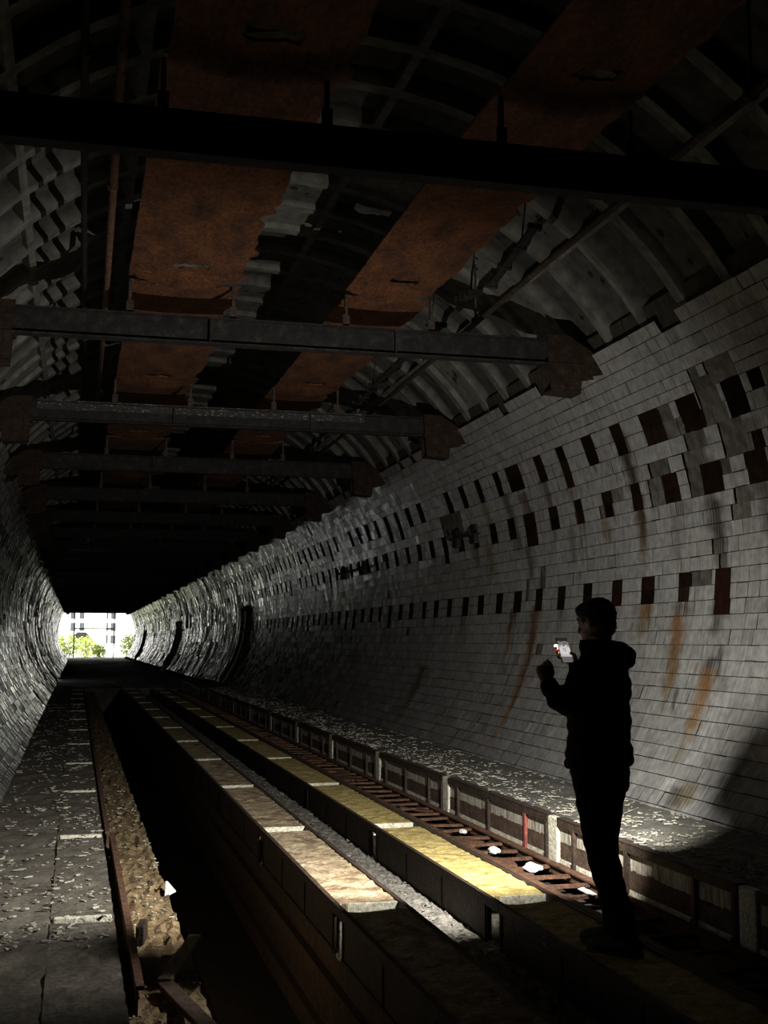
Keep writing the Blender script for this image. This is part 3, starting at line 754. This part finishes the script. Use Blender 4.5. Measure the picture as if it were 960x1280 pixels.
# ------------------------------------------------------------------ cable brackets on the walls
def wall_bracket(side,ya,yb,th,lab,n=3):
    root=None
    def P(y,t,off): x,z=cyl(side,RT-off,t); return Vector((float(x),y,float(z)))
    c=P((ya+yb)/2,th,.0); root=empty('cable_bracket',c); tag(root,lab,'cable bracket')
    mb=MB(); mb.tube([P(ya,th-.3,.10),P(yb,th-.6,.12)],.016,6); mb.tube([P(yb+.3,th,.10),P((ya+yb)/2,th-.7,.10)],.010,6); mb.build('crossbar',M_beam,root)
    for q in range(n):
        y=yb-.08-(yb-ya)*.75*q/max(1,n-1)
        mb=MB(); mb.tube([P(y,th-.6,.0),P(y,th-.5,.12),P(y,th+1.2,.13)],.013,6); mb.build('prong',M_beam,root)
    for q,y in enumerate((yb-.02,ya+.32)):
        mb=MB(); p=P(y,th-.5,.03); mb.obox(p,Vector((.03,0,0)),Vector((0,.09,0)),Vector((0,0,.12))); mb.build('back_plate',M_beam,root)
wall_bracket(1,14.62,15.71,11.6,'black cable bracket with prongs on the right wall beneath the top slot row')
wall_bracket(1,20.9,23.05,10.2,'far black cable bracket on the right wall beneath the slots')
wall_bracket(-1,17.5,21.5,9.5,'black cable bracket on the left wall',2)

# ------------------------------------------------------------------ side openings in the right wall
def doorway(name,ya,yb,tt,lab):
    xo,zo=cyl(1,3.30,tt); xo=float(xo); zo=float(zo)
    mb=MB(); xi=4.15
    mb.box(xi+1.9,xi+2.0,ya-.1,yb+.1,-.1,zo+.1,1)                     # back
    arc=[(float(cyl(1,3.31,t)[0]),float(cyl(1,3.31,t)[1])) for t in np.linspace(-47,tt,15)]
    for yy,m in ((yb+.05,2),(ya-.05,0)):
        mb.plate([(p[0],yy,p[1]) for p in arc]+[(xi+2.0,yy,zo),(xi+2.0,yy,-.06)],(0,1,0),.1,m)
    mb.box(xo,xi+2.0,ya-.1,yb+.1,zo,zo+.12,0)                          # head
    mb.box(3.7,xi+2.0,ya-.25,yb+.25,-.4,-.03,0)                             # floor
    o=mb.build(name,[M_black,M_black,M_conc]); struct(o,lab,'doorway')
    mb=MB()
    for yy in (ya-.03,yb+.03):
        pts=[]
        for t in np.linspace(-37,tt,14):
            x,z=cyl(1,3.25,t); pts.append((float(x),yy,float(z)))
        mb.tube(pts,.05,6)
    x,z=cyl(1,3.25,-8); mb.tube([(float(x),ya,float(z)),(float(x),yb,float(z))],.05,6)
    x,z=cyl(1,3.25,tt); mb.tube([(float(x),ya,float(z)),(float(x),yb,float(z))],.06,6)
    mb.build('door_frame',M_beam,o)
doorway('door_1',36.3,38.1,4.0,'tall opening in the right wall with a dark frame and grey jamb')
doorway('door_2',61.2,64.0,3.5,'farther dark opening in the right wall')
doorway('door_3',92.0,95.5,0.,'farthest dark opening in the right wall near the mouth')
doorL=MB(); doorL.box(-2.2,-2.1,47.9,50.1,-.6,2.9); doorL.box(-2.2,-.9,47.9,48.0,-.6,2.75) if False else None; doorL.box(-2.2,-1.5,47.9,50.1,2.42,2.9); struct(doorL.build('door_4',M_black),'dark opening in the left wall','doorway')

# ------------------------------------------------------------------ tunnel mouth and outside
mb=MB()
n=48; inn=[(XC+3.31*math.cos(2*math.pi*i/n),Y1+.05,ZC+3.31*math.sin(2*math.pi*i/n)) for i in range(n)]; out=[(XC+9*math.cos(2*math.pi*i/n),Y1+.05,ZC+9*math.sin(2*math.pi*i/n)) for i in range(n)]
vs=inn+out+[(p[0],p[1]+.5,p[2]) for p in inn+out]
mb.add(vs,[(i,(i+1)%n,n+(i+1)%n,n+i) for i in range(n)]+[(2*n+i,3*n+i,3*n+(i+1)%n,2*n+(i+1)%n) for i in range(n)]+[(i,2*n+i,2*n+(i+1)%n,(i+1)%n) for i in range(n)])
struct(mb.build('wall_front',M_conc),'concrete portal around the tunnel mouth','wall')
mb=MB(); mb.box(XC-3.2,XC+3.2,Y1-.3,Y1+.3,3.96,5.9); struct(mb.build('mouth_lintel',M_black),'dark lintel across the tunnel mouth','lintel')
M_grass=noise_mat('grass',[(.18,.26,.04),(.32,.42,.08)],3,bump=0); M_gravel=noise_mat('pale_gravel',[(.42,.41,.37),(.60,.58,.52)],3,bump=0)
mb=MB(); rough_grid(mb,-30,34,Y1+1,Y1+90,-.12,60,60,.03,.3); struct(mb.build('ground',M_gravel),'pale gravel ground outside the tunnel mouth','ground')
M_bld=noise_mat('white_render',[(.62,.62,.60),(.78,.78,.76)],.6,bump=0); M_win=plain('dark_window',(.05,.055,.06),.2)
# building with columns of windows
root=empty('building',(4,176,0)); tag(root,'sunlit white building with rows of windows beyond the shrubs','building')
mb=MB(); mb.box(-14,24,176,184,-.2,16); mb.build('facade',M_bld,root)
for xq in (-4.2,-2.9,-.5,.7,3.9,5.0,8.2):
    for q in range(7):
        mb=MB(); mb.box(xq-.32,xq+.32,175.9,176.02,1.2+1.7*q,2.3+1.7*q); f=mb.build('window',M_win,root)
mb=MB(); mb.box(2.1,4.0,174.4,176,-.2,14); mb.build('stair_tower',M_bld,root)
# shed with dark gable
root=empty('shed',(1.0,150,0)); tag(root,'small pale shed with a dark hipped roof among the shrubs','shed')
mb=MB(); mb.box(-.5,1.6,150,152,-.2,1.55); mb.build('shed_wall',M_bld,root)
mb=MB(); mb.add([(-.9,149.7,1.5),(2.0,149.7,1.5),(2.0,152.3,1.5),(-.9,152.3,1.5),(.1,150.5,2.55),(1.1,150.5,2.55),(1.1,151.6,2.55),(.1,151.6,2.55)],[(0,1,5,4),(1,2,6,5),(2,3,7,6),(3,0,4,7),(4,5,6,7),(0,3,2,1)]); mb.build('shed_roof',M_beam,root)
# pipe gate
root=empty('gate_frame',(1.6,116,0)); tag(root,'thin dark pipe gate frame standing outside the tunnel mouth','gate')
for xq in (-.20,3.36):
    mb=MB(); mb.tube([(xq,116,-.2),(xq,116,4.6)],.05,8); mb.build('gate_post',M_beam,root)
mb=MB(); mb.tube([(-.2,116,2.62),(3.36,116,2.62)],.06,8); mb.build('crossbar',M_beam,root)
# shrubs
M_leaf=noise_mat('leaf',[(.16,.24,.04),(.36,.44,.10),(.52,.56,.20)],2,bump=0); M_stem=plain('bark',(.10,.08,.05),.9)
def shrub(c,rx,rz,n,seed,lab):
    r=np.random.default_rng(seed); root=empty('shrub',c); tag(root,lab,'shrub','shrubs outside the mouth')
    mb=MB()
    for i in range(n):
        u=r.normal(0,1,3); u/=np.linalg.norm(u); q=r.random()**.4; p=Vector((c[0]+u[0]*rx*q,c[1]+u[1]*rx*.7*q,c[2]+rz*(1+u[2]*q)*.52+r.normal(0,.1)))
        a=Vector(r.normal(0,1,3)).normalized()*r.uniform(.10,.2); b=a.cross(Vector(r.normal(0,1,3))).normalized()*r.uniform(.05,.10)
        mb.add([p-a,p-b*.8+a*.1,p+a,p+b*.8+a*.1],[(0,1,2,3)])
    mb.build('foliage',M_leaf,root)
    mb=MB()
    for i in range(6):
        e=Vector((c[0]+r.normal(0,rx*.4),c[1]+r.normal(0,rx*.3),c[2]+rz*.8)); mb.tube([Vector(c)+Vector((r.normal(0,.15),0,-.2)),Vector(c).lerp(e,.5)+Vector((0,0,.2)),e],[.04,.03,.012],6)
    mb.build('stem',M_stem,root)
shrub((-1.0,121,-.1),1.3,2.2,900,1,'pale green shrub at the left side of the tunnel mouth')
shrub((.9,125,-.1),1.3,2.0,900,2,'low bright shrub in front of the shed')
shrub((2.1,120,-.1),.7,1.3,400,3,'smallest green shrub beside the pale stair tower')
shrub((5.2,121,-.1),1.2,2.3,800,4,'green shrub at the right side of the tunnel mouth')
shrub((-3.6,126,-.1),1.8,3.6,900,5,'tall shrub behind the left rim of the tunnel mouth')
r=np.random.default_rng(2); mb=MB()
for i in range(2500):
    x=r.uniform(-4,8); y=r.uniform(Y1+1.2,Y1+7); h=r.uniform(.08,.3); d=r.normal(0,.06,2)
    mb.add([(x-.012,y,-.14),(x+.012,y,-.14),(x+d[0],y+d[1],-.12+h)],[(0,1,2)])
tag(mb.build('grass',M_grass),'bright grass along the sill of the tunnel mouth','grass',kind='stuff')

# ------------------------------------------------------------------ person
Fv=Vector((-.643,.766,0)); Rv=Vector((.766,.643,0)); Zv=Vector((0,0,1))
P0=Vector((2.553,5.78,0))
def L(r_,f_,z_): return P0+Rv*r_+Fv*f_+Zv*z_
ELB_L=Vector((2.315,5.61,1.165)); WR_L=Vector((2.258,5.74,1.300))
ELB_R=Vector((2.640,6.05,1.20)); 
def PH(r_,u_,s_): return PH_C+PH_R*r_+PH_U*u_+PH_S*s_
WR_R=PH(.088,-.098,-.030)
HIP_L=L(-.09,0,.88); HIP_R=L(.09,0,.88)
KN_L=Vector((2.512,5.70,.49)); KN_R=Vector((2.592,5.84,.49)); AN_L=Vector((2.600,5.63,.10)); AN_R=Vector((2.642,5.81,.10))
HC=Vector((2.538,5.765,1.592)); HF=Vector((-.55,.80,-.22)).normalized(); HR=HF.cross(Zv).normalized(); HU=HR.cross(HF).normalized()
body=MB()
body.loft([(L(0,0,.80),Rv*.15,Fv*.10),(L(0,0,.92),Rv*.155,Fv*.105),(L(0,0,1.08),Rv*.13,Fv*.095),(L(0,0,1.25),Rv*.155,Fv*.11),(L(0,-.01,1.36),Rv*.16,Fv*.10),(L(0,-.01,1.41),Rv*.09,Fv*.07)],20)
body.tube([L(0,-.01,1.36),L(0,.0,1.44),HC-HU*.06-HF*.015],[.062,.056,.058],14)
for sgn,H_,K_,A_ in ((-1,HIP_L,KN_L,AN_L),(1,HIP_R,KN_R,AN_R)):
    body.tube([H_+Zv*.02,H_.lerp(K_,.4),K_,K_.lerp(A_,.35),A_,A_-Zv*.04],[.085,.075,.055,.056,.04,.042],12)
    body.tube([A_-Zv*.055-Fv*.03,A_-Zv*.06+Fv*.08,A_-Zv*.075+Fv*.16],[.035,.034,.022],10)
SH_L=L(-.165,0,1.37); SH_R=L(.165,0,1.37)
body.tube([L(-.10,0,1.36),SH_L,SH_L.lerp(ELB_L,.5),ELB_L,ELB_L.lerp(WR_L,.35),WR_L],[.055,.055,.046,.040,.040,.028],12)
body.tube([L(.10,0,1.36),SH_R,SH_R.lerp(ELB_R,.5),ELB_R,ELB_R.lerp(WR_R,.35),WR_R],[.055,.055,.046,.040,.040,.029],12)
# head: skull, jaw, nose, ears, brow
body.ell(HC+HU*.025-HF*.012,HR*.074,HF*.093,HU*.096,18,12)
body.ell(HC-HU*.045+HF*.030,HR*.056,HF*.060,HU*.066,16,10)
body.tube([HC+HU*.022+HF*.082,HC-HU*.005+HF*.098,HC-HU*.020+HF*.108,HC-HU*.026+HF*.090],[.009,.011,.014,.012],8)
body.tube([HC-HU*.050+HF*.083-HR*.022,HC-HU*.049+HF*.092,HC-HU*.050+HF*.083+HR*.022],[.005,.008,.005],6)
body.tube([HC-HU*.060+HF*.081-HR*.018,HC-HU*.061+HF*.089,HC-HU*.060+HF*.081+HR*.018],[.005,.008,.005],6)
body.tube([HC+HU*.038+HF*.074-HR*.045,HC+HU*.036+HF*.086,HC+HU*.038+HF*.074+HR*.045],[.009,.009,.009],6)
for sg in (-1,1):
    body.ell(HC+HR*sg*.078-HF*.008,HF*.018,HR*.008,HU*.032,8,6)
# left hand: raised, palm forward, fingers curled to the thumb
wl=WR_L; hd=(Vector((2.262,5.79,1.395))-wl).normalized(); hs=hd.cross(Vector((.3,.9,.1))).normalized(); hn=hs.cross(hd).normalized()   # hs across the knuckles
if hs.x>0: hs=-hs
hn=hs.cross(hd).normalized()
if hn.y<0: hn=-hn
def LH(a,b,c): return wl+hd*a+hs*b+hn*c
body.loft([(LH(-.01,0,0),hs*.026,hn*.020),(LH(.03,0,0),hs*.036,hn*.018),(LH(.07,0,0),hs*.041,hn*.016),(LH(.092,0,0),hs*.038,hn*.013)],12)
for q,(b,l1,l2,l3) in enumerate(((-.030,.040,.026,.022),(-.010,.042,.028,.021),(.011,.038,.026,.020),(.031,.031,.021,.018))):
    k0=LH(.084-.012*q,b,0); k1=k0+hd*l1*.88+hn*l1*.42+hs*.004; k2=k1+hd*(.62*l2)+hn*l2*.70; k3=k2-hd*l3*.25+hn*l3*.85
    body.tube([LH(.05,b*.8,0),k0,k1,k2,k3],[.010,.0098,.0088,.0082,.0068],8)
body.tube([LH(.02,-.022,.008),LH(.055,-.040,.018),LH(.090,-.040,.024),LH(.118,-.034,.024)],[.014,.013,.0115,.011],8)
# extra finger unseen behind the phone, added to shade the right wall from its flash
body.tube([PH(.046,-.018,-.026),PH(.044,.016,-.031),PH(.030,.040,-.034),PH(.013,.050,-.028)],[.0105,.0100,.0095,.0085],8)
# right hand: behind the phone, fingers round its left edge, thumb over the screen
body.loft([(WR_R,(PH_U*.6+PH_R*.6).normalized()*.027,PH_S*.021),(PH(.066,-.075,-.030),(PH_U*.6+PH_R*.6).normalized()*.036,PH_S*.020),(PH(.040,-.048,-.030),(PH_U*.75+PH_R*.5).normalized()*.042,PH_S*.017),(PH(.014,-.030,-.027),PH_U*.042,PH_S*.013)],14)
body.tube([PH(.024,.020,-.027),PH(-.006,.036,-.026),PH(-.024,.037,-.0295),PH(-.042,.0365,-.0292)],[.0105,.0098,.0088,.0075],8)
for u_,ext in ((.013,1.06),(-.012,1.0),(-.036,.95)):
    body.tube([PH(.024,u_*.8-.008,-.026),PH(-.006,u_,-.024),PH(-.033,u_+.002,-.023),PH(-.0475,u_+.003,-.012),PH(-.0465,u_+.002,.002+.006*ext)],[.0105,.0098,.0092,.0086,.0072],8)
body.tube([PH(.062,-.070,-.024),PH(.054,-.050,-.006),PH(.040,-.034,.012),PH(.016,-.020,.0135)],[.0165,.0145,.0115,.0090],8)
person=remesh(body,'person',.0055,M_skin,None,2)
tag(person,'person in a black hooded jacket, seen from behind, lighting the tunnel with a phone','person')
# eyes
mb=MB()
for sg in (-1,1): mb.ell(HC+HU*.020+HF*.072+HR*sg*.031,HR*.012,HF*.012,HU*.010,10,6)
mb.build('eyes',plain('eye',(.6,.58,.55),.3),person)
# hair
hb=MB(); hb.ell(HC+HU*.036-HF*.022,HR*.088,HF*.100,HU*.094,20,12); hb.ell(HC+HU*.075+HF*.035,HR*.070,HF*.062,HU*.045,16,8); hb.ell(HC-HU*.022-HF*.062,HR*.066,HF*.045,HU*.060,14,8)
def hairdef(co):
    return .0025*np.sin(co[:,0]*210+co[:,2]*90)*np.sin(co[:,1]*190)+.0015*np.sin(co[:,2]*260+co[:,0]*130)-.003
hair=remesh(hb,'hair',.007,M_hair,person,2,hairdef)
# jacket
jb=MB()
jb.loft([(L(0,0.00,.872),Rv*.192,Fv*.152),(L(0,0.00,.90),Rv*.200,Fv*.158),(L(0,0,.98),Rv*.203,Fv*.152),(L(0,0,1.10),Rv*.196,Fv*.146),(L(0,-.005,1.24),Rv*.200,Fv*.146),(L(0,-.01,1.33),Rv*.200,Fv*.138),(L(0,-.015,1.39),Rv*.165,Fv*.120),(L(0,-.015,1.43),Rv*.112,Fv*.105),(L(0,-.008,1.475),Rv*.088,Fv*.094),(L(-.005,.0,1.510),Rv*.080,Fv*.088)],24)
jb.tube([L(-.10,-.005,1.35),L(-.165,-.005,1.345),SH_L.lerp(ELB_L,.5)+Vector((0,0,-.01)),ELB_L,ELB_L.lerp(WR_L,.35),ELB_L.lerp(WR_L,.8),WR_L],[.075,.078,.070,.062,.056,.047,.038],14)
jb.tube([L(.10,-.005,1.35),L(.165,-.005,1.345),SH_R.lerp(ELB_R,.5),ELB_R,ELB_R.lerp(WR_R,.35),ELB_R.lerp(WR_R,.70),ELB_R.lerp(WR_R,.86)],[.075,.078,.066,.060,.055,.047,.042],14)
jb.ell(L(.025,-.105,1.425),Rv*.115,Fv*.075,(Zv+Fv*.1)*.078,16,10)           # folded hood
jb.ell(L(.07,-.06,1.43),Rv*.075,Fv*.06,Zv*.062,14,8)
jb.ell(L(-.02,.155,.885),Rv*.06,Fv*.030,Zv*.030,12,6)                          # flared hem corner
def jdef(co): return .006*np.sin(co[:,2]*38+co[:,0]*21)*np.sin(co[:,0]*31-co[:,1]*27)+.003*np.sin(co[:,2]*95+co[:,1]*40)
jacket=remesh(jb,'jacket',.010,M_cloth,person,4,jdef)
# trousers
tb=MB()
tb.loft([(L(0,-.01,.76),Rv*.155,Fv*.125),(L(0,-.01,.86),Rv*.172,Fv*.135),(L(0,0,.95),Rv*.165,Fv*.125)],20)
for H_,K_,A_ in ((HIP_L,KN_L,AN_L),(HIP_R,KN_R,AN_R)):
    tb.tube([H_,H_.lerp(K_,.35),K_,K_.lerp(A_,.5),A_+Zv*.03,A_-Zv*.03],[.108,.095,.074,.072,.066,.062],16)
trousers=remesh(tb,'trousers',.010,M_trouser,person,4,lambda co:.004*np.sin(co[:,2]*60+co[:,0]*25)*np.sin(co[:,1]*45+co[:,2]*10))
for A_ in (AN_L,AN_R):
    sb=MB(); b=Vector((A_.x,A_.y,0))
    sb.loft([(b-Fv*.085+Zv*.045,Rv*.030,Zv*.034),(b-Fv*.05+Zv*.05,Rv*.040,Zv*.046),(b+Fv*.03+Zv*.055,Rv*.043,Zv*.052),(b+Fv*.10+Zv*.042,Rv*.048,Zv*.038),(b+Fv*.16+Zv*.034,Rv*.044,Zv*.030),(b+Fv*.195+Zv*.028,Rv*.026,Zv*.020)],14)
    sb.tube([b-Fv*.02+Zv*.05,b-Fv*.02+Zv*.12],[.05,.048],12)
    sh=remesh(sb,'shoe',.006,M_shoe,person,2)
    so=MB(); so.plate([b+Fv*f_+Rv*r_+Zv*.012 for f_,r_ in ((-.09,-.026),(-.09,.026),(.02,.040),(.12,.048),(.19,.026),(.19,-.026),(.12,-.048),(.02,-.040))],(0,0,1),.016); so.build('sole',M_shoe,sh,bevel=.003)

# ------------------------------------------------------------------ phone
ph=empty('phone',PH_C); tag(ph,'smartphone with a lit screen held up in front of the person','phone')
mb=MB(); mb.obox(PH(0,0,-.0045),PH_R*.036,PH_U*.074,PH_S*.004); mb.build('case',M_phone,ph,bevel=.003)
M_screen,nt,b=new_mat('screen'); a=N(nt,'ShaderNodeAttribute',attribute_name='paint'); nt.links.new(a.outputs['Color'],b.inputs['Emission Color']); b.inputs['Emission Strength'].default_value=1.0; b.inputs['Base Color'].default_value=(.01,.01,.01,1); b.inputs['Roughness'].default_value=.2
nx,ny=16,32; V=[];P=[];F=[]
r=np.random.default_rng(4)
for i in range(ny+1):
    for k in range(nx+1):
        u=(k/nx-.5)*2; v_=(i/ny-.5)*2; V.append(tuple(PH(u*.0335,v_*.0715,.0004)-PH_C))
        if v_>.70: c=.02
        elif v_>.42: c=.16+.10*math.sin(u*5)*math.sin(v_*20)
        elif v_>-.35:
            c=.62+.06*math.sin(u*9+v_*7); 
            if abs(u)<.16 and .25<v_<.42: c=.15
            if abs(u+.05)<.30 and abs(v_-.02)<.12: c=.18 if abs(u+.05)>.16 or abs(v_-.02)>.06 else .8
            if abs(u)>.5 and v_>.2: c=.35
        elif v_>-.55: c=.5
        else: c=.12
        P.append((c,c*.97,c*.95,1))
for i in range(ny):
    for k in range(nx): q=i*(nx+1)+k; F.append((q,q+1,q+nx+2,q+nx+1))
sc_=mesh_np('screen',np.array(V),np.array(F),M_screen,np.array(P)); sc_.parent=ph; sc_['label']='lit screen'
mb=MB(); mb.tube([PH(-.012,.052,-.0085),PH(-.012,.052,-.0105)],.005,12); mb.build('flash_lens',M_lens,ph)
mb=MB()
for u_ in (.062,.044): mb.tube([PH(-.026,u_,-.0085),PH(-.026,u_,-.0108)],.006,14)
mb.build('camera_lens',M_phone,ph)
